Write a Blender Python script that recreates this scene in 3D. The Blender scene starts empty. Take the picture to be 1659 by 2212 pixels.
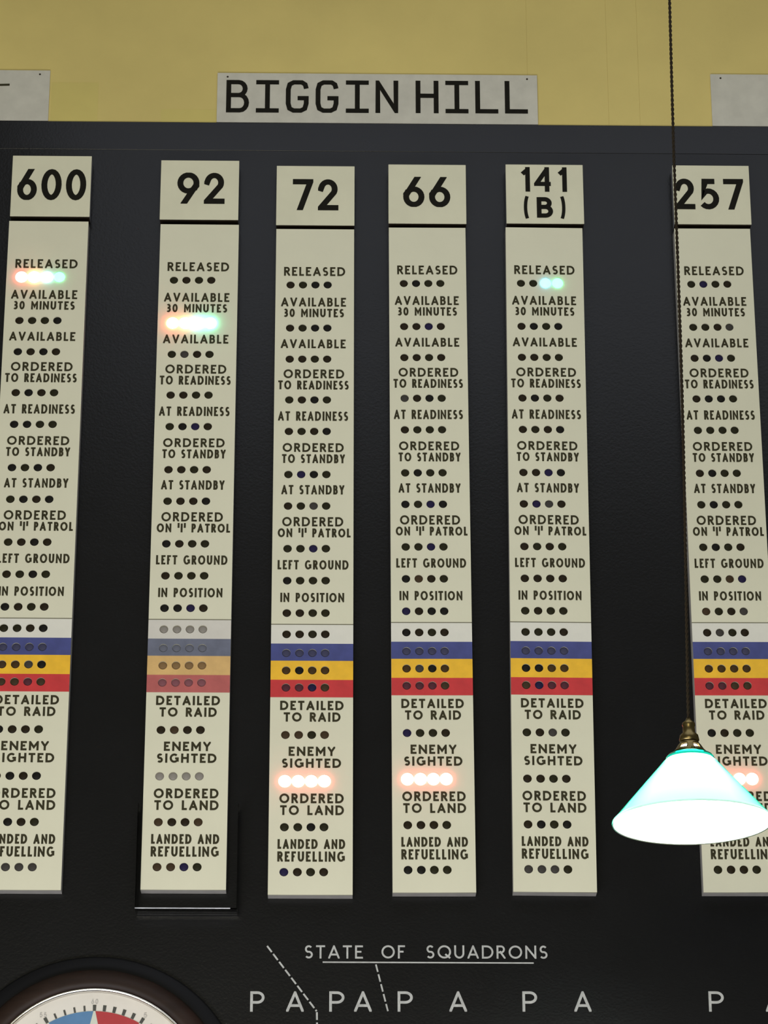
import bpy, bmesh, math, random
from mathutils import Vector, Matrix
random.seed(7)
sc = bpy.context.scene
C = sc.collection
PI = math.pi

# ------------------------------------------------------------------ camera
W, H, F = 1659.0, 2212.0, 6540.0          # focal length in pixels of the 1659x2212 frame
CAM = Vector((0, 0, 1.6))
th, ps, ro = 0.37951, 0.01779, -0.00099
fw = Vector((math.sin(ps)*math.cos(th), math.cos(ps)*math.cos(th), math.sin(th)))
r0 = fw.cross(Vector((0, 0, 1))).normalized(); u0 = r0.cross(fw)
rt = r0*math.cos(ro) + u0*math.sin(ro); up = u0*math.cos(ro) - r0*math.sin(ro)
cam = bpy.data.objects.new('camera', bpy.data.cameras.new('camera'))
C.objects.link(cam)
M = Matrix((rt, up, -fw)).transposed().to_4x4(); M.translation = CAM
cam.matrix_world = M
cam.data.sensor_fit = 'VERTICAL'; cam.data.sensor_height = 36.0; cam.data.lens = F/H*36.0
cam.data.clip_start = 0.05
sc.camera = cam

def at(px, py, Y):
    """point seen at a photograph pixel, on the upright plane at distance Y"""
    d = fw*F + rt*(px-W/2) - up*(py-H/2)
    return CAM + d*(Y/d.y)

# ------------------------------------------------------------------ world, lights, exposure
wd = bpy.data.worlds.new('world'); sc.world = wd; wd.use_nodes = True
wd.node_tree.nodes['Background'].inputs[0].default_value = (0.97, 1.0, 0.84, 1)
wd.node_tree.nodes['Background'].inputs[1].default_value = 0.13
def area(name, loc, target, sx, sy, power, col):
    l = bpy.data.lights.new(name, 'AREA'); l.shape = 'RECTANGLE'; l.size = sx; l.size_y = sy
    l.energy = power; l.color = col
    o = bpy.data.objects.new(name, l); C.objects.link(o); o.location = loc
    o.rotation_euler = (Vector(target)-Vector(loc)).to_track_quat('-Z', 'Y').to_euler()
    return o
area('plotting_table_light', (-0.5, 3.1, 1.35), (0.0, 5.7, 3.3), 2.2, 0.6, 82, (0.92, 0.93, 1.0))
area('added_fill_light', (-0.8, -2.2, 2.3), (0.1, 5.7, 4.2), 1.8, 0.8, 104, (1.0, 0.94, 0.70))  # added fill for the whole wall, placed outside the board's reflections
area('added_sheen_light', (0.7, 3.6, 5.5), (0.7, 3.7, 0), 3.0, 2.2, 33, (0.80, 0.86, 1.0))  # added overhead panel that gives the black board its cool sheen
sc.view_settings.view_transform = 'Standard'; sc.view_settings.look = 'None'
sc.view_settings.gamma = 1.0; sc.view_settings.use_curve_mapping = False
sc.view_settings.exposure = 0.0

# ------------------------------------------------------------------ materials
def lin(c):
    return tuple((v/255/12.92 if v/255 <= .04045 else ((v/255+.055)/1.055)**2.4) for v in c)
def mat(name, col, rough=.6, spec=.4, var=0.0, scale=20, bump=0.0, bscale=300, metal=0.0, coat=0.0,
        stretch=(1, 1, 1), col2=None):
    m = bpy.data.materials.new(name); m.use_nodes = True
    nt = m.node_tree; b = nt.nodes['Principled BSDF']
    b.inputs['Roughness'].default_value = rough; b.inputs['Specular IOR Level'].default_value = spec
    b.inputs['Metallic'].default_value = metal; b.inputs['Coat Weight'].default_value = coat
    b.inputs['Coat Roughness'].default_value = .12
    b.inputs['Base Color'].default_value = (*col, 1)
    tc = nt.nodes.new('ShaderNodeTexCoord')
    if var or col2:
        mp = nt.nodes.new('ShaderNodeMapping'); mp.inputs['Scale'].default_value = stretch
        nt.links.new(tc.outputs['Object'], mp.inputs[0])
        n = nt.nodes.new('ShaderNodeTexNoise'); n.inputs['Scale'].default_value = scale
        n.inputs['Detail'].default_value = 6; n.inputs['Roughness'].default_value = .6
        nt.links.new(mp.outputs[0], n.inputs['Vector'])
        r = nt.nodes.new('ShaderNodeValToRGB')
        r.color_ramp.elements[0].position = .3; r.color_ramp.elements[1].position = .7
        c2 = col2 or tuple(v*(1-var) for v in col)
        r.color_ramp.elements[0].color = (*c2, 1)
        r.color_ramp.elements[1].color = (*(tuple(min(1, v*(1+var*.5)) for v in col)), 1)
        nt.links.new(n.outputs['Fac'], r.inputs[0]); nt.links.new(r.outputs[0], b.inputs['Base Color'])
    if bump:
        n2 = nt.nodes.new('ShaderNodeTexNoise'); n2.inputs['Scale'].default_value = bscale
        n2.inputs['Detail'].default_value = 3
        nt.links.new(tc.outputs['Object'], n2.inputs['Vector'])
        bp = nt.nodes.new('ShaderNodeBump'); bp.inputs['Strength'].default_value = bump
        bp.inputs['Distance'].default_value = .001
        nt.links.new(n2.outputs['Fac'], bp.inputs['Height']); nt.links.new(bp.outputs[0], b.inputs['Normal'])
    return m
def emit(name, col, strength):
    m = bpy.data.materials.new(name); m.use_nodes = True
    b = m.node_tree.nodes['Principled BSDF']
    b.inputs['Base Color'].default_value = (*col, 1); b.inputs['Emission Color'].default_value = (*col, 1)
    b.inputs['Emission Strength'].default_value = strength
    return m

YEL = mat('yellow_distemper', (.600, .485, .165), .75, .3, .10, 3.0, .15, 120)
YEL2 = mat('yellow_patch_paint', (.565, .470, .145), .75, .3, .08, 6.0)
SIGN = mat('sign_card', (.52, .50, .42), .7, .3, .10, 25)
BLACK = mat('board_black_paint', (.0058, .0058, .0062), .27, .22, .18, 6.0, .25, 220)
RAIL = mat('rail_black_paint', (.0064, .0064, .0074), .27, .24, .15, 8.0, .2, 220)
CREAM = mat('cream_enamel', (.635, .612, .452), .46, .28, .06, 4.0, .06, 60)
PLATE = mat('plate_enamel', (.635, .612, .445), .50, .25, .05, 14.0)
EDGE = mat('enamel_edge', (.42, .40, .37), .5, .4, .12, 40)
DARKEDGE = mat('dark_wood_edge', (.018, .011, .005), .7, .2, .3, 30)
SIDEGREY = mat('side_grey_paint', (.20, .20, .22), .6, .3)
INK = mat('sign_ink', (.010, .009, .006), .8, .12, .25, 60)
INK2 = mat('label_ink', (.038, .033, .015), .8, .15, .25, 60)
WINK = mat('white_board_paint', (.42, .42, .39), .7, .3, .20, 90)
LINE = mat('ruled_line', (.16, .15, .10), .7, .2)
WHITEB = mat('white_band_paint', (.66, .64, .55), .45, .4, .05, 20)
BLUEB = mat('blue_band_paint', (.050, .060, .200), .5, .4, .2, 30)
YELB = mat('amber_band_paint', (.78, .44, .022), .5, .4, .12, 30)
REDB = mat('red_band_paint', (.52, .030, .032), .5, .4, .15, 30)
WHITEF = mat('white_band_glare', (.58, .55, .48), .5, .4, .08, 20)  # pale band set for the 92 panel: milky glare painted into the colours
BLUEF = mat('blue_band_glare', (.125, .135, .180), .5, .4, .2, 30)
YELF = mat('amber_band_glare', (.60, .38, .14), .5, .4, .12, 30)
REDF = mat('red_band_glare', (.42, .100, .090), .5, .4, .15, 30)
GREY_LENS = mat('milky_glare_lens', (.22, .20, .17), .5, .3)  # milky grey is glare painted into the lens colour
L_BROWN = mat('amber_lens_off', (.016, .010, .003), .6, .15)
L_OLIVE = mat('green_lens_off', (.016, .014, .004), .6, .15)
L_BLACK = mat('dark_lens_off', (.007, .006, .004), .6, .15)
L_VIOLET = mat('blue_lens_off', (.013, .009, .040), .6, .15)
L_GREY = mat('grey_and_glare_lens_off', (.045, .040, .034), .6, .15)  # plain grey lens; in the bottom rows its grey stands for reflections
L_BROWN2 = mat('brown_lens_off', (.045, .027, .012), .6, .15)
L_ONBLUE = mat('blue_film_lens', (.045, .045, .085), .6, .15)
L_ONBLUEF = mat('blue_film_lens_glare', (.115, .120, .150), .6, .15)  # film lens paled by painted glare
L_ONRED = mat('red_film_lens', (.075, .020, .028), .6, .15)
L_ONREDF = mat('red_film_lens_glare', (.190, .070, .080), .6, .15)  # red film lens, glare painted into its colour
L_ONYEL = mat('amber_film_lens', (.050, .026, .006), .6, .15)
L_ONYELF = mat('amber_film_lens_glare', (.200, .120, .050), .6, .15)  # amber film lens, glare painted into its colour
E_RED = emit('red_bulb_lit', (1.0, .075, .065), 19)
E_ORANGE = emit('orange_bulb_lit', (1.0, .11, .045), 52)
E_WARM = emit('yellow_bulb_lit', (1.0, .50, .22), 26)
E_BLUE = emit('blue_bulb_lit', (.09, .62, 1.0), 7)
E_COOL = emit('cool_bulb_lit', (.20, .85, 1.0), 34)
E_COOL2 = emit('soft_blue_bulb_lit', (.30, .85, 1.0), 9)
E_GREEN = emit('green_bulb_lit', (.09, 1.0, .42), 7)
E_GREEN2 = emit('bright_green_bulb_lit', (.10, 1.0, .62), 30)
BRASS = mat('aged_brass', (.20, .15, .06), .35, .5, .35, 60, metal=1.0)
FLEX = mat('brown_cloth_flex', (.020, .013, .005), .85, .2, .3, 200)
WOOD = mat('dark_mahogany', (.022, .012, .008), .55, .2, .35, 10, stretch=(1, 1, 4))
EBONY = mat('ebonised_wood', (.0045, .0045, .0050), .55, .15)
BEZEL = mat('nickel_bezel', (.72, .70, .66), .22, .5, metal=1.0)
DIAL = mat('enamel_dial', (.66, .62, .54), .35, .5, .06, 12)
DIALIN = mat('dial_pale_centre', (.56, .58, .48), .4, .5, .05, 12)
DRED = mat('dial_red', (.38, .030, .035), .45, .4, .12, 30)
DBLUE = mat('dial_blue', (.085, .20, .36), .45, .4, .12, 30)
DYEL = mat('dial_yellow', (.70, .50, .06), .45, .4, .12, 30)
TICK = mat('dial_print', (.060, .060, .050), .6, .3)
TICK2 = mat('dial_faint_print', (.42, .40, .36), .6, .3)
CONC = mat('floor_linoleum', (.16, .13, .10), .5, .4, .2, 4)
CEIL = mat('ceiling_paint', (.42, .41, .34), .8, .2, .08, 2)

# clear acrylic: mostly see-through, faint mirror sheen
ACR = bpy.data.materials.new('clear_acrylic'); ACR.use_nodes = True
nt = ACR.node_tree; nt.nodes.remove(nt.nodes['Principled BSDF'])
tr = nt.nodes.new('ShaderNodeBsdfTransparent'); tr.inputs[0].default_value = (.985, .985, .985, 1)
gl = nt.nodes.new('ShaderNodeBsdfGlossy'); gl.inputs['Roughness'].default_value = .04
fr = nt.nodes.new('ShaderNodeFresnel'); fr.inputs[0].default_value = 1.12
mx = nt.nodes.new('ShaderNodeMixShader')
nt.links.new(fr.outputs[0], mx.inputs[0]); nt.links.new(tr.outputs[0], mx.inputs[1]); nt.links.new(gl.outputs[0], mx.inputs[2])
nt.links.new(mx.outputs[0], nt.nodes['Material Output'].inputs[0])
ACRE = mat('acrylic_edge_glint', (.50, .50, .52), .15, .8, .5, 30)  # pale colour paints the gleam along the tray's front edge

# cased glass: white opal inside, green outside; the green deepens where the glass is seen edge-on
SHADE = bpy.data.materials.new('green_cased_glass'); SHADE.use_nodes = True
nt = SHADE.node_tree; nt.nodes.remove(nt.nodes['Principled BSDF'])
lw = nt.nodes.new('ShaderNodeLayerWeight'); lw.inputs[0].default_value = .50
rp = nt.nodes.new('ShaderNodeValToRGB')
rp.color_ramp.elements[0].position = .62; rp.color_ramp.elements[0].color = (.60, .97, .90, 1)
rp.color_ramp.elements[1].position = .94; rp.color_ramp.elements[1].color = (.0, .20, .11, 1)
e = rp.color_ramp.elements.new(.82); e.color = (.22, .80, .60, 1)
nt.links.new(lw.outputs['Facing'], rp.inputs[0])
tl = nt.nodes.new('ShaderNodeBsdfTranslucent'); nt.links.new(rp.outputs[0], tl.inputs[0])
gg = nt.nodes.new('ShaderNodeBsdfGlossy'); gg.inputs['Roughness'].default_value = .1
m1 = nt.nodes.new('ShaderNodeMixShader'); m1.inputs[0].default_value = .05
nt.links.new(tl.outputs[0], m1.inputs[1]); nt.links.new(gg.outputs[0], m1.inputs[2])
nt.links.new(m1.outputs[0], nt.nodes['Material Output'].inputs[0])
NECK = mat('dark_green_glass', (.0, .10, .06), .12, .8)
NECK.node_tree.nodes['Principled BSDF'].inputs['Transmission Weight'].default_value = .35
OPAL = bpy.data.materials.new('white_opal_glass'); OPAL.use_nodes = True
nt = OPAL.node_tree; nt.nodes.remove(nt.nodes['Principled BSDF'])
tl = nt.nodes.new('ShaderNodeBsdfTranslucent'); tl.inputs[0].default_value = (.95, .95, .95, 1)
df = nt.nodes.new('ShaderNodeBsdfDiffuse'); df.inputs[0].default_value = (.9, .9, .9, 1)
m1 = nt.nodes.new('ShaderNodeMixShader'); m1.inputs[0].default_value = .5
nt.links.new(tl.outputs[0], m1.inputs[1]); nt.links.new(df.outputs[0], m1.inputs[2])
nt.links.new(m1.outputs[0], nt.nodes['Material Output'].inputs[0])
BULB = emit('bulb_glow', (1.0, .97, .90), 14)

# ------------------------------------------------------------------ helpers
def link(name, me, mats, parent=None, loc=None):
    o = bpy.data.objects.new(name, me)
    for m in (mats if isinstance(mats, (list, tuple)) else [mats]):
        if len(me.materials) < (len(mats) if isinstance(mats, (list, tuple)) else 1): me.materials.append(m)
    C.objects.link(o)
    if parent: o.parent = parent
    if loc is not None: o.location = loc
    return o
def inst(name, me, m, parent, loc=(0, 0, 0)):
    """shared mesh, material set on the object"""
    o = bpy.data.objects.new(name, me)
    if not me.materials: me.materials.append(m)
    C.objects.link(o); o.parent = parent; o.location = loc
    o.material_slots[0].link = 'OBJECT'; o.material_slots[0].material = m
    return o
def thing(name, label, cat, loc, group=None):
    o = bpy.data.objects.new(name, None); C.objects.link(o); o.location = loc; o.empty_display_size = .1
    o['label'] = label; o['category'] = cat
    if group: o['group'] = group
    return o
def box_me(name, x0, x1, y0, y1, z0, z1, bev=0.0):
    bm = bmesh.new()
    bmesh.ops.create_cube(bm, size=1)
    for v in bm.verts:
        v.co = Vector((x0+(v.co.x+.5)*(x1-x0), y0+(v.co.y+.5)*(y1-y0), z0+(v.co.z+.5)*(z1-z0)))
    if bev: bmesh.ops.bevel(bm, geom=bm.edges[:], offset=bev, segments=2, affect='EDGES', profile=.5)
    me = bpy.data.meshes.new(name); bm.to_mesh(me); bm.free(); return me
def lathe(name, prof, n=48, axis='Z', smooth=True, close=False):
    """prof = [(r, h)]; axis Z, or Y (h runs along -Y, towards the viewer)"""
    vs, fs = [], []
    for r, h in prof:
        for k in range(n):
            a = 2*PI*k/n
            vs.append((r*math.cos(a), r*math.sin(a), h) if axis == 'Z' else (r*math.cos(a), -h, r*math.sin(a)))
    m = len(prof)
    for i in range(m if close else m-1):
        j = (i+1) % m
        for k in range(n):
            q = (k+1) % n
            f = (i*n+k, i*n+q, j*n+q, j*n+k)
            fs.append(f)
    me = bpy.data.meshes.new(name); me.from_pydata(vs, [], fs)
    bm = bmesh.new(); bm.from_mesh(me)
    bmesh.ops.remove_doubles(bm, verts=bm.verts, dist=1e-6)
    bmesh.ops.recalc_face_normals(bm, faces=bm.faces); bm.to_mesh(me); bm.free()
    if smooth:
        for p in me.polygons: p.use_smooth = True
    return me
def sheet_me(name, x0, x1, z0, z1, yf, yb, holes=(), n=16):
    """flat sheet with round holes punched through, front at yf, back at yb"""
    cu = bpy.data.curves.new(name, 'CURVE'); cu.dimensions = '2D'; cu.fill_mode = 'BOTH'
    cu.extrude = abs(yf-yb)/2; cu.resolution_u = 1
    def poly(pts):
        s = cu.splines.new('POLY'); s.points.add(len(pts)-1); s.use_cyclic_u = True
        for p, (a, b) in zip(s.points, pts): p.co = (a, b, 0, 1)
    poly([(x0, z0), (x1, z0), (x1, z1), (x0, z1)])
    for hx, hz, hr in holes:
        poly([(hx+hr*math.cos(2*PI*k/n), hz+hr*math.sin(2*PI*k/n)) for k in range(n)])
    ob = bpy.data.objects.new(name, cu); C.objects.link(ob)
    dg = bpy.context.evaluated_depsgraph_get(); me = bpy.data.meshes.new_from_object(ob.evaluated_get(dg))
    bpy.data.objects.remove(ob); bpy.data.curves.remove(cu)
    yc = (yf+yb)/2
    for v in me.vertices: v.co = Vector((v.co.x, yc-v.co.z, v.co.y))
    bm = bmesh.new(); bm.from_mesh(me); bmesh.ops.recalc_face_normals(bm, faces=bm.faces); bm.to_mesh(me); bm.free()
    me.name = name; me.materials.clear()
    return me

# ------------------------------------------------------------------ lettering drawn stroke by stroke
def arc(cx, cy, rx, ry, a0, a1, n=12):
    return [(cx+rx*math.cos(math.radians(a0+(a1-a0)*i/n)), cy+ry*math.sin(math.radians(a0+(a1-a0)*i/n))) for i in range(n+1)]
# each glyph: width, [(polyline in a unit box, square ends?)]
G = {
 'A': (.78, [([(0, 0), (.5, 1), (1, 0)], 1), ([(.17, .27), (.83, .27)], 0)]),
 'B': (.60, [([(0, 0), (0, 1)], 1), ([(0, 1), (.5, 1)]+arc(.5, .765, .40, .235, 90, -90)[1:]+[(0, .53)], 0),
             ([(0, .53), (.55, .53)]+arc(.55, .265, .45, .265, 90, -90)[1:]+[(0, 0)], 0)]),
 'D': (.80, [([(0, 0), (0, 1)], 1), ([(0, 1), (.38, 1)]+arc(.38, .5, .62, .5, 90, -90, 16)[1:]+[(0, 0)], 0)]),
 'E': (.54, [([(1, 1), (0, 1), (0, 0), (1, 0)], 1), ([(0, .52), (.9, .52)], 0)]),
 'F': (.50, [([(1, 1), (0, 1), (0, 0)], 1), ([(0, .52), (.9, .52)], 0)]),
 'G': (.86, [(arc(.5, .5, .5, .5, 48, 318, 20)+[(.98, .16), (.98, .46), (.62, .46)], 0)]),
 'H': (.72, [([(0, 0), (0, 1)], 1), ([(1, 0), (1, 1)], 1), ([(0, .52), (1, .52)], 0)]),
 'I': (.0, [([(.5, 0), (.5, 1)], 1)]),
 'L': (.48, [([(0, 1), (0, 0), (1, 0)], 1)]),
 'M': (.86, [([(0, 0), (0, 1), (.5, .30), (1, 1), (1, 0)], 1)]),
 'N': (.76, [([(0, 0), (0, 1), (1, 0), (1, 1)], 1)]),
 'O': (.94, [(arc(.5, .5, .5, .5, 0, 360, 24), 2)]),
 'P': (.56, [([(0, 0), (0, 1)], 1), ([(0, 1), (.5, 1)]+arc(.5, .725, .5, .275, 90, -90)[1:]+[(0, .45)], 0)]),
 'Q': (.94, [(arc(.5, .5, .5, .5, 0, 360, 24), 2), ([(.58, .30), (1, -.04)], 0)]),
 'R': (.62, [([(0, 0), (0, 1)], 1), ([(0, 1), (.5, 1)]+arc(.5, .735, .42, .265, 90, -90)[1:]+[(0, .47)], 0), ([(.45, .47), (1, 0)], 1)]),
 'S': (.56, [(arc(.5, .745, .46, .255, 35, 270, 14)[:-1]+arc(.5, .255, .5, .255, 90, -145, 14), 0)]),
 'T': (.62, [([(0, 1), (1, 1)], 1), ([(.5, 1), (.5, 0)], 1)]),
 'U': (.70, [([(0, 1), (0, .38)]+arc(.5, .38, .5, .38, 180, 360, 14)[1:]+[(1, 1)], 1)]),
 'V': (.74, [([(0, 1), (.5, 0), (1, 1)], 1)]),
 'Y': (.68, [([(0, 1), (.5, .46), (1, 1)], 1), ([(.5, .46), (.5, 0)], 1)]),
 '0': (.66, [(arc(.5, .5, .5, .5, 0, 360, 24), 2)]),
 '1': (.34, [([(1, 0), (1, 1)], 1), ([(1, .97), (0, .76)], 0)]),
 '2': (.60, [(arc(.48, .72, .46, .28, 165, -28, 14)+[(0, 0), (1, 0)], 1)]),
 '3': (.54, [(arc(.42, .75, .48, .25, 140, -90, 12)+arc(.42, .26, .58, .26, 90, -140, 12), 0)]),
 '4': (.66, [([(.74, 0), (.74, 1)], 1), ([(.74, 1), (0, .28), (1, .28)], 0)]),
 '5': (.58, [([(.92, 1), (.18, 1), (.14, .56)]+arc(.42, .31, .58, .31, 112, -140, 14), 0)]),
 '6': (.64, [([(.66, 1.0), (.10, .46)]+arc(.5, .30, .5, .31, 148, 508, 24), 1)]),
 '7': (.60, [([(0, 1), (1, 1), (.34, -.02)], 1)]),
 '9': (.64, [([(.34, 0), (.90, .54)]+arc(.5, .70, .5, .31, -32, 328, 24), 1)]),
 '(': (.16, [(arc(1.3, .5, 1.3, .62, 125, 235, 10), 0)]),
 ')': (.16, [(arc(-.3, .5, 1.3, .62, 55, -55, 10), 0)]),
 "'": (.0, [([(.5, .72), (.5, 1)], 1)]),
 # single-pen draughtsman's letters of the sector signs
 'b': (.70, [([(0, 0), (0, 1)], 1), ([(0, 1), (.55, 1)]+arc(.55, .77, .36, .23, 90, -90, 8)[1:]+[(0, .54)], 0),
             ([(0, .54), (.62, .54)]+arc(.62, .27, .38, .27, 90, -90, 8)[1:]+[(0, 0)], 0)]),
 'g': (.70, [([(1, .78), (.93, .93), (.75, 1), (.3, 1), (.08, .93), (0, .75), (0, .25), (.08, .07), (.3, 0), (.7, 0), (.92, .07), (1, .25), (1, .44), (.52, .44)], 0)]),
 'i': (.70, [([(0, 1), (1, 1)], 1), ([(.5, 1), (.5, 0)], 1), ([(0, 0), (1, 0)], 1)]),
 'n': (.70, [([(0, 0), (0, 1), (1, 0), (1, 1)], 1)]),
 'h': (.70, [([(0, 0), (0, 1)], 1), ([(1, 0), (1, 1)], 1), ([(0, .54), (1, .54)], 0)]),
 'l': (.70, [([(0, 1), (0, 0), (1, 0)], 1)]),
}
def clip(poly, ax, lim, keep_less):
    out = []
    for i in range(len(poly)):
        a, b = poly[i], poly[(i+1) % len(poly)]
        ia = (a[ax] <= lim+1e-9) if keep_less else (a[ax] >= lim-1e-9)
        ib = (b[ax] <= lim+1e-9) if keep_less else (b[ax] >= lim-1e-9)
        if ia: out.append(a)
        if ia != ib:
            t = (lim-a[ax])/(b[ax]-a[ax]); out.append((a[0]+(b[0]-a[0])*t, a[1]+(b[1]-a[1])*t))
    return out
def ribbon(pts, hw, mode, box):
    """polygons of a pen line of half width hw with mitred corners; mode 1 = square ends, 2 = closed"""
    closed = mode == 2
    if closed: pts = pts[:-1]
    pts = list(pts)
    if mode == 1:
        for i, j in ((0, 1), (-1, -2)):
            d = Vector((pts[i][0]-pts[j][0], pts[i][1]-pts[j][1])).normalized()*hw*1.6
            pts[i] = (pts[i][0]+d.x, pts[i][1]+d.y)
    n = len(pts); L, R_ = [], []
    for i in range(n):
        p = Vector(pts[i])
        a = Vector(pts[i-1]) if (i > 0 or closed) else None
        b = Vector(pts[(i+1) % n]) if (i < n-1 or closed) else None
        d1 = (p-a).normalized() if a is not None else (b-p).normalized()
        d2 = (b-p).normalized() if b is not None else d1
        n1 = Vector((-d1.y, d1.x)); n2 = Vector((-d2.y, d2.x))
        mt = (n1+n2); mt = mt.normalized() if mt.length > 1e-4 else n1
        k = hw/max(.28, mt.dot(n1))
        L.append((p.x+mt.x*k, p.y+mt.y*k)); R_.append((p.x-mt.x*k, p.y-mt.y*k))
    out = []
    for i in range(n if closed else n-1):
        j = (i+1) % n
        q = [L[i], L[j], R_[j], R_[i]]
        if box:
            for ax, lim, less in ((0, box[0], False), (0, box[1], True), (1, box[2], False), (1, box[3], True)):
                q = clip(q, ax, lim, less)
                if len(q) < 3: break
        if len(q) >= 3: out.append(q)
    return out
def text_polys(s, x0, x1, z0, h, sw, track=.20, space=.80):
    """letters of s filling x0..x1, baseline z0, cap height h, stroke width sw"""
    hw = sw/2; sh = sw/h
    ws = [(None if c == ' ' else max(G[c][0], sh)) for c in s]
    tot = 0; pos = []
    for i, w in enumerate(ws):
        if w is None: tot += space-track; pos.append(None)
        else: pos.append(tot); tot += w+track
    tot -= track
    fixed = sum(sh for c, w in zip(s, ws) if w is not None and G[c][0] < sh)   # thin letters keep their width
    k = (x1-x0)/(tot*h)
    polys = []
    for c, w, p in zip(s, ws, pos):
        if w is None: continue
        gx = x0+p*h*k; gw = max(w*h*k, sw)
        bx = (gx, gx+gw, z0, z0+h)
        for si, (pl, mode) in enumerate(G[c][1]):
            pts = [(gx+hw+a*(gw-sw), z0+hw+b*(h-sw)) for a, b in pl]
            bb = None if c in '()Q' else bx
            if c == "'": bb = None
            polys += [[(a, b, si*.00006+qi*.0000018) for a, b in q] for qi, q in enumerate(ribbon(pts, hw, mode, bb))]   # strokes laid over one another
    return polys
def polys_me(name, polys, y, off=(0, 0)):
    vs, fs = [], []
    for q in polys:
        b = len(vs); vs += [(p[0]-off[0], y-(p[2] if len(p) > 2 else 0), p[1]-off[1]) for p in q]; fs.append(tuple(range(b, b+len(q))))
    me = bpy.data.meshes.new(name); me.from_pydata(vs, [], fs)
    bm = bmesh.new(); bm.from_mesh(me)
    for f in bm.faces:
        f.normal_update()
        if f.normal.y > 0: f.normal_flip()
    bm.to_mesh(me); bm.free()
    return me

# ------------------------------------------------------------------ the room
YF, YB, YW = 5.70, 5.73, 5.734      # fronts of the status panels, of the black board, of the yellow wall
def struct(name, me, m):
    o = link(name, me, m); o['kind'] = 'structure'; return o
struct('floor', box_me('floor', -4, 4, -3, YW+.15, -.1, 0), CONC)
struct('ceiling', box_me('ceiling', -4, 4, -3, YW+.15, 5.6, 5.7), CEIL)
wall = struct('wall_back', box_me('wall_back', -4, 4, YW+.0007, YW+.15, 0, 5.6), YEL)
joints = [-3.99, -1.25, at(1137, 60, YW).x, at(1309, 60, YW).x, at(1378, 130, YW).x, 2.35, 3.99]
for i in range(len(joints)-1):
    g = .0006 if i else 0
    o = link('wall_panel', box_me('wall_panel', joints[i]+.00025, joints[i+1]-.00025, YW, YW+.0007, 2.0, 5.595), YEL, wall)
for (ax, ay, bx_, by) in ((112, 178, 210, 262), (348, 236, 470, 266)):
    a, b = at(ax, ay, YW), at(bx_, by, YW)
    link('paint_patch', box_me('paint_patch', a.x, b.x, YW-.0004, YW+.001, b.z-.02, a.z), YEL2, wall)

# ------------------------------------------------------------------ black tote board
btop = at(829, 266.5, YB).z
bd = thing('tote_board', 'large matt black squadron board filling the wall below the yellow paint', 'board', (0, YB, btop-2.6))
def bl(v): return Vector(v)-bd.location
link('board_face', box_me('board_face', -2.3, 2.6, .0020, .0038, 0, 2.6, .001), BLACK, bd)
zr = at(829, 325, YB-.004).z - bd.location.z
link('top_rail', box_me('top_rail', -2.3, 2.6, .0012, .0030, zr, 2.6, .0008), RAIL, bd)
def board_text(s, px0, px1, pyt, pyb, sw, **k):
    a, b = bl(at(px0, pyb, YB)), bl(at(px1, pyb, YB)); t = bl(at(px0, pyt, YB))
    link('lettering', polys_me('lettering', text_polys(s, a.x, b.x, a.z, t.z-a.z, sw, **k), +.0014), WINK, bd)
for s, x0, x1 in (('STATE', 658, 784), ('OF', 824, 875), ('SQUADRONS', 921, 1183)):
    board_text(s, x0, x1, 2041.5, 2070, .0036, track=.22)
for s, x0, x1 in (('P', 540, 571), ('A', 618, 656), ('P', 711, 744), ('A', 765, 803), ('P', 859, 892), ('A', 971, 1009),
                  ('P', 1129, 1161), ('A', 1241, 1278), ('P', 1532, 1565), ('A', 1655, 1692)):
    board_text(s, x0, x1, 2141, 2185, .0052)
def rule(name, pa, pb, w, dash=None):
    a, b = bl(at(*pa, YB)), bl(at(*pb, YB)); A, B = Vector((a.x, a.z)), Vector((b.x, b.z))
    d = (B-A); L = d.length; d.normalize(); out = []; t = 0
    while t < L-.001:
        e = min(L, t+(dash[0] if dash else L))
        p, q = A+d*t, A+d*e; out += ribbon([tuple(p), tuple(q)], w/2, 0, None)
        t = e+(dash[1] if dash else 1)
    return out
link('underline', polys_me('underline', rule('u', (697, 2078), (1153, 2080), .0028), +.0014), WINK, bd)
link('dashed_line', polys_me('dashed_line', rule('d', (577, 2043), (684, 2184), .0034, (.0150, .0045)) +
     rule('d', (684.5, 2186), (686, 2330), .0036, (.0150, .0050)), +.0014), WINK, bd)
link('dashed_line', polys_me('dashed_line', rule('d', (812, 2083), (838, 2184), .0032, (.0150, .0048)), +.0014), WINK, bd)

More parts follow.
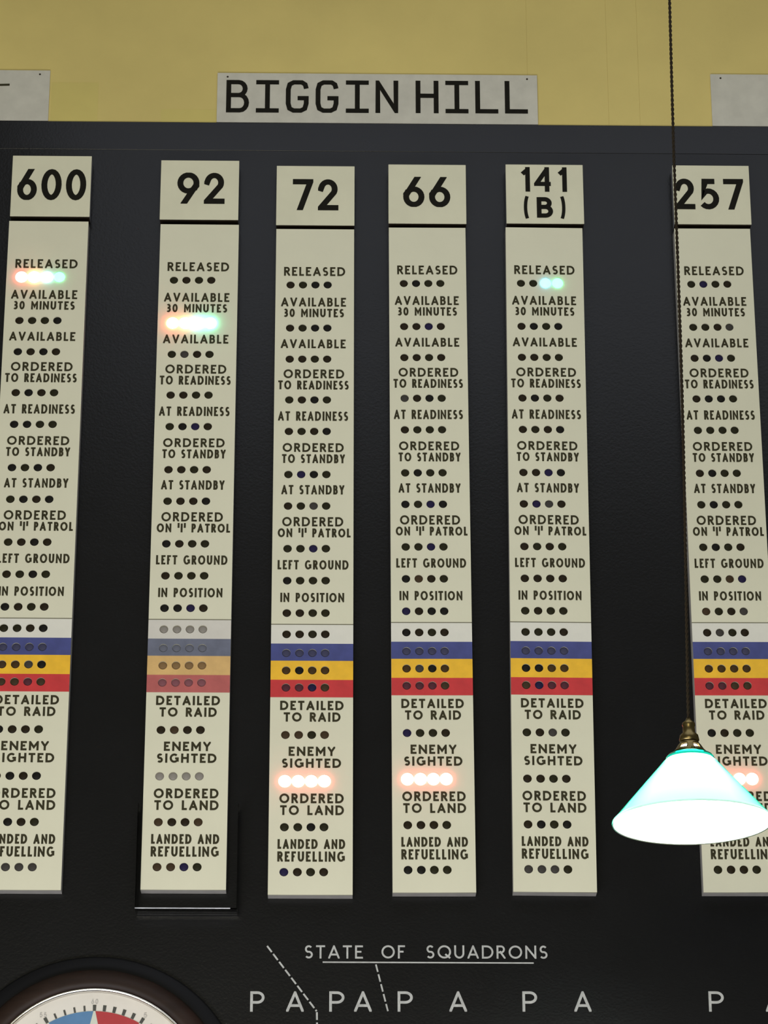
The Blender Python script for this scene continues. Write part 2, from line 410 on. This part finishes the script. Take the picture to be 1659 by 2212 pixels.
# ------------------------------------------------------------------ sector name signs on the yellow wall
def sector_sign(px0, px1, pyt, label, lean=0.0, right=None):
    ys = YW-.004
    a = at(px0, pyt, ys); b = at(px1, pyt, ys)
    zb = btop+.0008
    x0, x1 = (a.x, b.x)
    t = thing('sector_sign', label, 'sign', ((x0+x1)/2, ys, zb), 'sector signs along the top of the board')
    hw = (x1-x0)/2
    card = link('sign_card', box_me('sign_card', -hw, hw, -.0, .0036, 0, a.z-zb, .0006), SIGN, t)
    nm = lathe('nail', [(0, .0012), (.0016, .0009), (.0022, 0)], 8, 'Y')
    for sx in (-1, 1):
        inst('nail', nm, DARKEDGE, card, (sx*(hw-.022), -.0002, a.z-zb-.010))
    return t, card
s1, card1 = sector_sign(470, 1160, 157, 'grey card sign lettered BIGGIN HILL above the black board')
polys = []
for ch, x0 in zip('biggin'+'hill', (488, 552.5, 617, 681.5, 747, 811, 898, 962.5, 1027, 1091)):
    yy = (x0-488)/650*2.5
    a = at(x0, 243+yy, YW-.004)-s1.location; b = at(x0+49.5, 243+yy, YW-.004)-s1.location; tp = at(x0, 173+yy, YW-.004)-s1.location
    link('lettering', polys_me('lettering', text_polys(ch, a.x, b.x, a.z, tp.z-a.z, .0104), -.0006), INK, card1)
s2, card2 = sector_sign(-520, 109, 147, 'grey card sign above the board, cut off at the left edge of the photo')
a = at(-6, 186, YW-.004)-s2.location; b = at(21, 181, YW-.004)-s2.location
link('lettering', polys_me('lettering', [[(a.x, a.z), (b.x, a.z+.001), (b.x, b.z), (a.x, b.z-.001)]], -.0006), INK2, card2)
s3, card3 = sector_sign(1534, 2160, 160, 'blank pale grey card sign above the board, cut off at the right edge')

# ------------------------------------------------------------------ the status panels
ROWS = [  # text lines: (string, x0, x1, y centre in the photograph's fourth panel, cap height px)
 [('RELEASED', 858, 988, 583, 19)],
 [('AVAILABLE', 853, 991, 649, 19), ('30 MINUTES', 859, 987, 672.5, 18)],
 [('AVAILABLE', 854, 992, 739, 19)],
 [('ORDERED', 861, 990, 804, 19), ('TO READINESS', 850, 1000, 828, 19)],
 [('AT READINESS', 851, 1000, 895, 20)],
 [('ORDERED', 862, 992, 963, 19), ('TO STANDBY', 861, 995, 987, 19)],
 [('AT STANDBY', 861, 995, 1054, 20)],
 [('ORDERED', 864, 994, 1123, 20), ("ON 'I' PATROL", 855, 1010, 1147, 19)],
 [('LEFT GROUND', 856, 1007, 1216, 20)],
 [('IN POSITION', 863, 999, 1286.5, 20)],
 [('DETAILED', 867, 1002, 1519.5, 20), ('TO RAID', 875, 996, 1544.5, 20)],
 [('ENEMY', 887, 986, 1618.5, 20), ('SIGHTED', 873, 999, 1644, 20)],
 [('ORDERED', 869, 1006, 1720, 21), ('TO LAND', 871, 1007, 1745.5, 21)],
 [('LANDED AND', 867, 1011, 1818.5, 21), ('REFUELLING', 867, 1011, 1845.5, 22)],
]
LAMPROWS = [612, 705, 772, 860, 928, 1021, 1089, 1181, 1250, 1320, 1366, 1406.5, 1444, 1481, 1583, 1683, 1782, 1879]
PH = 1.4358; PD = YB-YF; ZT = 4.5190; HALF = .0807
def loc66(px, py):
    p = at(px, py, YF); s = ZT-p.z
    cx = .1928+(.1981-.1928)*s/PH
    return p.x-cx, PH-s
LX = []      # lamp hole positions, four to a row
for py in LAMPROWS:
    f = (py-612)/(1879-612); row = []
    for a, b in ((872.3, 881.5), (898.7, 910.2), (925.2, 938.3), (951.2, 966.2)):
        x, z = loc66(a+(b-a)*f, py); row.append((x, z))
    LX.append(row)
HR = .0086
zz = lambda py: loc66(940, py)[1]
B0, B1, B2, B3, B4 = zz(1345), zz(1386.5), zz(1423.5), zz(1464.5), zz(1502)
front = -PD
holes_all = [(x, z, HR) for r in LX for x, z in r]
face_me = sheet_me('panel_face', -HALF, HALF, 0, PH, front, front+.004, holes_all)
back_me = box_me('panel_body', -HALF, HALF, front+.0045, 0, 0, PH)
line_me = box_me('ruled_line', -HALF, HALF, front-.0005, front, B0-.0009, B0+.0009)
band_me = []
for (z1, z0), row in zip(((B0-.001, B1), (B1, B2), (B2, B3), (B3, B4)), LX[10:14]):
    band_me.append(sheet_me('band', -HALF, HALF, z0, z1, front-.0006, front, [(x, z, HR) for x, z in row]))
text_me = []
for lines in ROWS:
    P = []
    for s, x0, x1, yc, hp in lines:
        a = loc66(x0, yc+hp/2); b = loc66(x1, yc+hp/2); t = loc66(x0, yc-hp/2)
        P += text_polys(s, a[0], b[0], a[1], t[1]-a[1], .0042 if yc > 1500 else .0039, track=.20)
    text_me.append(polys_me('lettering', P, front-.0005))
lens_me = lathe('lens_off', [(0, .0026), (.0032, .0023), (.0062, .0016), (.0090, 0)], 14, 'Y')
def dome_me(r, h):
    return lathe('lens_lit', [(0, h)]+[(r*math.sin(PI/2*i/6), h*math.cos(PI/2*i/6)) for i in range(1, 7)]+[(r*.7, -.004)], 20, 'Y')
lit_me = dome_me(.0129, .0080); lit_small = dome_me(.0112, .0070)  # lit domes oversized, the extra width stands in for bloom
BN = ['white_band', 'blue_band', 'yellow_band', 'red_band']
K, O_, Br, V, Gy, B2n = L_BLACK, L_OLIVE, L_BROWN, L_VIOLET, L_GREY, L_BROWN2
COLS = [  # number, x top, x bottom, top z, x scale, z scale, lit rows, odd lenses {(row, k): material}
 ('600', -.6030, -.6054, 4.5279, 1.030, 1.0045, {0: (E_RED, E_WARM, E_COOL2, E_GREEN)},
  {(17, 0): Gy, (17, 1): Gy, (17, 2): Gy, (17, 3): Gy, (12, 0): B2n, (12, 2): Gy, (13, 3): B2n},  # bottom-row grey is painted reflection
  'leftmost tall cream status panel, cut off by the left edge of the photo'),
 ('92', -.2858, -.2868, 4.5228, 1.020, 1.0, {1: (E_ORANGE, E_WARM, E_COOL, E_GREEN2)},
  {(17, 0): B2n, (17, 1): B2n, (17, 2): V, (16, 0): B2n, (16, 3): B2n, (2, 1): Gy, (4, 2): V, (9, 2): V,
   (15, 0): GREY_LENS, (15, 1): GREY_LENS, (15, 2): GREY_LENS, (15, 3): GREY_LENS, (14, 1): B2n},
  'tall cream status panel with glare painted into its pale blue, amber and red bands'),
 ('72', -.0427, -.0417, 4.5137, 1.014, 1.0, {15: (E_RED, E_RED, E_RED, E_RED)},
  {(14, 0): B2n, (14, 1): B2n, (14, 3): B2n, (7, 2): V, (13, 2): V, (13, 3): B2n, (17, 0): V, (6, 2): Gy, (5, 1): V},
  'third tall panel from the left, red lights lit near its foot, hung slightly lower'),
 ('66', .1928, .1981, 4.5190, 1.0, 1.0, {15: (E_RED, E_RED, E_RED, E_RED)},
  {(1, 2): V, (6, 2): V, (7, 2): V, (8, 1): B2n, (8, 3): O_, (9, 0): V, (14, 0): V, (3, 0): Gy, (12, 1): Gy},
  'fourth tall panel from the left, in the middle, red lights lit near its foot'),
 ('141', .4393, .4316, 4.5210, 1.003, 1.0, {0: (None, None, E_BLUE, E_GREEN)},
  {(6, 1): V, (5, 2): V, (6, 2): Gy, (13, 1): V, (13, 0): B2n, (17, 0): Gy, (17, 1): Gy, (17, 2): Gy, (14, 2): Gy},  # grey in the bottom row is painted reflection
  'tall cream panel with one blue and one green light lit at its top'),
 ('257', .7946, .7990, 4.5217, .991, 1.0, {15: (E_RED, E_RED, E_RED, E_RED)},
  {(8, 3): V, (9, 0): B2n, (9, 1): O_, (9, 3): Gy, (1, 3): Gy, (2, 2): V, (0, 1): V, (8, 2): B2n, (10, 1): Gy},
  'rightmost tall cream status panel, partly hidden behind the hanging green lamp'),
]
for num, xt, xb, zt, sx, sz, lit, odd, label in COLS:
    p = thing('status_panel', label, 'indicator panel', (xb, YB, zt-PH*sz), 'status panels in a row on the black board')
    p.rotation_euler = (0, (xt-xb)/PH, 0); p.scale = (sx, 1, sz)
    pf = inst('panel_face', face_me, CREAM, p); inst('panel_body', back_me, EDGE, p); inst('ruled_line', line_me, LINE, p)
    glared = num == '92'  # this panel's bands and lenses carry painted glare
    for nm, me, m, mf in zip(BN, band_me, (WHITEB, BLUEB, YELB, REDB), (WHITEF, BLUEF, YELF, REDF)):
        inst(nm, me, mf if glared else m, p)
    for me in text_me: inst('lettering', me, INK2, pf)
    for r, row in enumerate(LX):
        for k, (x, z) in enumerate(row):
            L = lit.get(r); L = L[k] if L else None
            if L:
                small = L in (E_BLUE, E_GREEN)
                o = inst('signal_light', lit_small if small else lit_me, L, p, (x, front, z))
                o['label'] = {'red_bulb_lit': 'lit red light', 'orange_bulb_lit': 'lit orange light', 'yellow_bulb_lit': 'lit yellow-white light',
                              'blue_bulb_lit': 'lit blue light', 'cool_bulb_lit': 'lit pale cyan light', 'green_bulb_lit': 'lit green light', 'bright_green_bulb_lit': 'lit green light', 'soft_blue_bulb_lit': 'lit blue light'}[L.name]
                continue
            m = odd.get((r, k))
            if m is None:
                if r == 10 and glared: m = GREY_LENS
                elif r == 11: m = L_ONBLUEF if glared else L_ONBLUE
                elif r == 12: m = L_ONYELF if glared else random.choice((L_ONYEL, K, L_ONYEL))
                elif r == 13: m = L_ONREDF if glared else random.choice((L_ONRED, L_ONRED, B2n))
                else: m = random.choice((K, O_, Br, O_, Br))
            inst('signal_light', lens_me, m, p, (x, front+.0030, z))

# ------------------------------------------------------------------ squadron number plates
PLS = [ # corner pixels (left, top, right, bottom), [(text, x0, x1, ytop, ybottom)]
 ('600', (28, 336, 198.5, 467), [('600', 36, 185, 365, 432)], .0125),
 ('92', (348.5, 346, 517, 474), [('92', 382, 485, 373, 440)], .0125),
 ('72', (598, 358, 766, 486), [('72', 632, 731, 387, 454)], .0125),
 ('66', (839, 355, 1006, 482.5), [('66', 871, 973, 382, 447)], .0125),
 ('141', (1092, 355, 1258.5, 482.5), [('141', 1124, 1225, 361, 414), ('(B)', 1132, 1222, 424, 472)], .0098),
 ('257', (1452, 357, 1617, 484), [('257', 1459, 1608, 386, 452)], .0125),
]
for num, (x0, y0, x1, y1), texts, sw in PLS:
    a, b = at(x0, y0, YF), at(x1, y0, YF); lo = at((x0+x1)/2, y1, YF); cx = (a.x+b.x)/2; hw = (b.x-a.x)/2
    xb_ = (at(x0, y1, YF).x+at(x1-4, y1, YF).x)/2
    zb = lo.z
    words = {'600': 'leftmost cream number plate, reading 600', '92': 'cream number plate reading 92, above the panel with glare painted into its bands', '72': 'third number plate from the left, reading 72', '66': 'cream number plate reading 66, under the letters HILL of the sign', '141': 'cream number plate reading 141 over (B), two lines of writing', '257': 'rightmost cream number plate, reading 257, behind the lamp cord'}[num]
    t = thing('squadron_plate', words, 'number plate', (cx, YB, zb), 'squadron number plates')
    h = a.z-zb
    fc = link('plate_face', box_me('plate_face', -hw, hw, front, front+.003, 0, h, .0006), PLATE, t)
    bk = box_me('plate_block', -hw+.0004, hw-.0004, front+.003, 0, .0004, h-.0004)
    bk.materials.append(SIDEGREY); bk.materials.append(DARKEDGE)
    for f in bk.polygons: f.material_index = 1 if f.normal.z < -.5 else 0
    o = bpy.data.objects.new('plate_block', bk); C.objects.link(o); o.parent = t
    for s, c0, c1, ct, cb in texts:
        A, B, T = at(c0, cb, YF)-t.location, at(c1, cb, YF)-t.location, at(c0, ct, YF)-t.location
        k = .0065 if s == '(B)' else sw
        if s == '(B)':
            polys = text_polys('(', A.x, A.x+.014, A.z-.003, T.z-A.z+.006, .0072)+text_polys(')', B.x-.014, B.x, A.z-.003, T.z-A.z+.006, .0072)
            c0b, c1b = at(1160, 472, YF).x-t.location.x, at(1195, 472, YF).x-t.location.x
            polys += text_polys('B', c0b, c1b, A.z+.002, T.z-A.z-.004, .0100)
        else:
            polys = text_polys(s, A.x, B.x, A.z, T.z-A.z, k, track=.14)
        link('lettering', polys_me('lettering', polys, front-.0005), INK, fc)

# ------------------------------------------------------------------ clear cover round the foot of the 92 panel
yc = YB-.055
c0 = at(291, 1963, yc); c1 = at(513, 1963, yc); ct = at(291, 1735, yc)
cv = thing('acrylic_cover', 'clear acrylic tray with raised sides around the foot of the panel under number 92', 'cover', ((c0.x+c1.x)/2, YB, c0.z))
hw = (c1.x-c0.x)/2; hh = ct.z-c0.z; dp = YB-yc
link('side_wall', box_me('side_wall', -hw, -hw+.002, -dp, 0, 0, hh), ACR, cv)
link('side_wall', box_me('side_wall', hw-.002, hw, -dp, 0, 0, hh), ACR, cv)
link('bottom_shelf', box_me('bottom_shelf', -hw+.002, hw-.002, -dp, 0, 0, .002), ACR, cv)
link('edge_glint', box_me('edge_glint', -hw, hw*.86, -dp-.0036, -dp-.002, -.0002, .0018, .0004), ACRE, cv)  # pale strip painted as the bright line of the shelf edge catching light

# ------------------------------------------------------------------ sector clock
YC = YB-.045
cc = at(197, 2384, YC)
ck = thing('wall_clock', 'round wall clock in dark wood case with red and blue dial triangles, lower left corner', 'clock', (cc.x, YB, cc.z))
px = (at(197+100, 2300, YC)-at(197, 2300, YC)).length/100
RD, RB, RW, RO = 243*px, 250*px, 297*px, 331*px
d0 = YB-YC
link('outer_ring', lathe('outer_ring', [(RW-.01, 0), (RO, 0), (RO, .010), (RO-.004, .015), (RW+.006, .018), (RW-.01, .020)], 96, 'Y', close=True), EBONY, ck)
link('wooden_case', lathe('wooden_case', [(RB-.002, .0), (RW, 0), (RW, .030), (RW-.004, .040), (RW-.016, .050), (RB+.012, .056), (RB+.004, .054), (RB-.002, .048)], 96, 'Y', close=True), WOOD, ck)
link('bezel', lathe('bezel', [(RD-.001, .042), (RB+.001, .046), (RB, .054), (RB-.003, .0565), (RD, .052)], 96, 'Y', close=True), BEZEL, ck)
dl = link('dial', lathe('dial', [(0, d0-.0010), (RD, d0-.0010), (RD, d0-.004), (0, d0-.004)], 96, 'Y', smooth=False), DIAL, ck)
link('dial_centre', lathe('dial_centre', [(0, d0), (202*px, d0), (202*px, d0-.001)], 96, 'Y', smooth=False), DIALIN, ck)
RT = 201*px; fy = -(d0+.0006)
def dial_poly(name, pts, m, y=fy):
    return link(name, polys_me(name, [pts], y), m, dl)
for i in range(12):
    a0, a1 = 30*i+.6, 30*(i+1)-.6
    out = [(RT*math.sin(math.radians(a0+(a1-a0)*k/8)), RT*math.cos(math.radians(a0+(a1-a0)*k/8))) for k in range(9)]
    am = math.radians(30*i+15); inn = (RT*.50*math.sin(am), RT*.50*math.cos(am))
    nm, m = (('red_triangle', DRED), ('yellow_triangle', DYEL), ('blue_triangle', DBLUE))[i % 3]
    dial_poly(nm, out+[inn], m)
tick_me = bpy.data.meshes.new('minute_tick'); w = .0028
tick_me.from_pydata([(-w, fy, 0), (w, fy, 0), (w*1.15, fy, .0115), (-w*1.15, fy, .0115)], [], [(0, 1, 2, 3)])
tick_small = bpy.data.meshes.new('minute_tick'); w = .0018
tick_small.from_pydata([(-w, fy, 0), (w, fy, 0), (w, fy, .0105), (-w, fy, .0105)], [], [(0, 1, 2, 3)])
for i in range(60):
    a = math.radians(6*i)
    o = inst('minute_tick', tick_me if (i % 5 == 0 or i < 6) else tick_small, TICK, dl)
    r = 201.5*px
    o.location = (r*math.sin(a), 0, r*math.cos(a)); o.rotation_euler = (0, a, 0)
for i, s in enumerate(('60', '5', '10', '15', '20', '25', '30', '35', '40', '45', '50', '55')):
    a = math.radians(30*i); r = 222*px; h = .0095; w = .0065*len(s)
    x, z = r*math.sin(a), r*math.cos(a)
    link('lettering', polys_me('lettering', text_polys(s, x-w/2, x+w/2, z-h/2, h, .0014, track=.3), fy), TICK2, dl)
for nm, a, L, w in (('hour_hand', 200, .10, .006), ('minute_hand', 160, .15, .004)):
    a = math.radians(a); u = Vector((math.sin(a), math.cos(a))); n = Vector((u.y, -u.x))
    me = box_me(nm, -w, w, -(d0+.005), -(d0+.0035), -.02, L, .0005)
    o = link(nm, me, EBONY, ck); o.rotation_euler = (0, a, 0)
link('centre_boss', lathe('centre_boss', [(0, d0+.008), (.008, d0+.007), (.010, d0)], 20, 'Y'), BRASS, ck)
link('cover_glass', lathe('cover_glass', [(0, .0600), (RD*.5, .0585), (RD*.85, .0550), (RD-.0005, .0520)], 64, 'Y'), ACR, ck)

# ------------------------------------------------------------------ pendant lamp with green glass shade
YL = 4.50
base = at(1496, 1779, YL)            # centre of the shade's open rim
S = .000714                           # metres a pixel at the lamp
RR, RTp, HS = 173*S, 50*S, .106
lp = thing('pendant_lamp', 'lit pendant lamp with green glass cone shade hanging on a brown cord', 'lamp', base)
def cone(r_out, r_top, h, th_):
    return [(r_out, 0), (r_out+.0006, .003), (r_out-.004, .0075), (r_top+.006, h-.0075), (r_top, h-.002), (r_top-.001, h)]
sh = link('glass_shade', lathe('glass_shade', cone(RR, RTp, HS, 0), 96), SHADE, lp)
link('opal_lining', lathe('opal_lining', [(RR-.0015, .001), (RR-.0055, .007), (RTp+.0085, HS-.013)], 96), OPAL, lp)
# brass gallery: a pierced skirt carrying the glass, then lampholder cap
n = 60; r0_, r1_, r2_ = RTp+.001, RTp-.012, .0150
def ring_with_windows():
    prof = [(.0250, HS+.0065), (.0262, HS+.0085), (.0242, HS+.0105), (.0225, HS+.0125), (.0180, HS+.0195), (.0150, HS+.023), (.0140, HS+.027)]
    vs, fs = [], []
    for r, h in prof:
        for k in range(n): vs.append((r*math.cos(2*PI*k/n), r*math.sin(2*PI*k/n), h))
    for i in range(len(prof)-1):
        for k in range(n):
            if i in (3,) and (k+3) % 10 < 5: continue        # six openings
            q = (k+1) % n; fs.append((i*n+k, i*n+q, (i+1)*n+q, (i+1)*n+k))
    me = bpy.data.meshes.new('shade_gallery'); me.from_pydata(vs, [], fs)
    for p_ in me.polygons: p_.use_smooth = True
    return me
gal = link('shade_gallery', ring_with_windows(), BRASS, lp)
so = gal.modifiers.new('s', 'SOLIDIFY'); so.thickness = .0009
link('lampholder', lathe('lampholder', [(.0140, HS+.026), (.0158, HS+.028), (.0150, HS+.032), (.0142, HS+.036), (.0098, HS+.040), (.0092, HS+.050), (.0102, HS+.052), (.0098, HS+.056), (.0050, HS+.060), (.0030, HS+.064), (0, HS+.064)], 32), BRASS, lp)
link('glass_neck', lathe('glass_neck', [(RTp+.0012, HS-.004), (RTp+.0016, HS-.0005), (RTp-.001, HS+.003), (.0240, HS+.0068), (.0225, HS+.0075)], 64), NECK, lp)
for k in range(3):
    me = lathe('gallery_screw', [(0, .004), (.0022, .0038), (.0028, .002), (.0016, 0)], 10)
    o = link('gallery_screw', me, BRASS, lp); a = k*2*PI/3+.6
    o.location = ((.0262)*math.cos(a), (.0262)*math.sin(a), HS+.0085); o.rotation_euler = (0, PI/2, a)
link('bulb', lathe('bulb', [(0, .018), (.012, .020), (.024, .030), (.028, .045), (.024, .060), (.014, .076), (.014, HS+.004), (.0128, HS+.019), (0, HS+.020)], 24), BULB, lp)
pl = bpy.data.lights.new('bulb_light', 'POINT'); pl.energy = 5.6; pl.shadow_soft_size = .02; pl.color = (1, .96, .88)
po = bpy.data.objects.new('bulb_light', pl); C.objects.link(po); po.parent = lp; po.location = (0, 0, .012)
# twisted two-core flex up to a ceiling rose
topz = HS+.062
end = at(1447, 0, YL)-base           # where it leaves the frame
dirx = (end.x)/(end.z-topz)
ztop = 5.575-base.z
def flex(ph):
    cu = bpy.data.curves.new('cord', 'CURVE'); cu.dimensions = '3D'; cu.bevel_depth = .0016; cu.bevel_resolution = 1; cu.resolution_u = 1
    N = 900; s = cu.splines.new('POLY'); s.points.add(N)
    for i in range(N+1):
        z = topz-.004+(ztop-topz+.004)*i/N; a = z/.018*2*PI+ph
        bx_ = dirx*(z-topz)+.0035*math.sin((z-topz)*3.1)*(1 if z < 1.15 else .4)*math.exp(-((z-topz)-.6)**2*2)
        s.points[i].co = (bx_+.0013*math.cos(a), .0013*math.sin(a), z, 1)
    ob = bpy.data.objects.new('tmp', cu); C.objects.link(ob)
    dg = bpy.context.evaluated_depsgraph_get(); me = bpy.data.meshes.new_from_object(ob.evaluated_get(dg))
    bpy.data.objects.remove(ob); me.materials.clear()
    return link('cord_strand', me, FLEX, lp)
flex(0); flex(PI)
xr = dirx*(ztop-topz)
link('ceiling_rose', lathe('ceiling_rose', [(0, ztop-.012), (.012, ztop-.010), (.040, ztop+.004), (.046, ztop+.026), (0, ztop+.026)], 32), EDGE, lp, (xr, 0, 0))
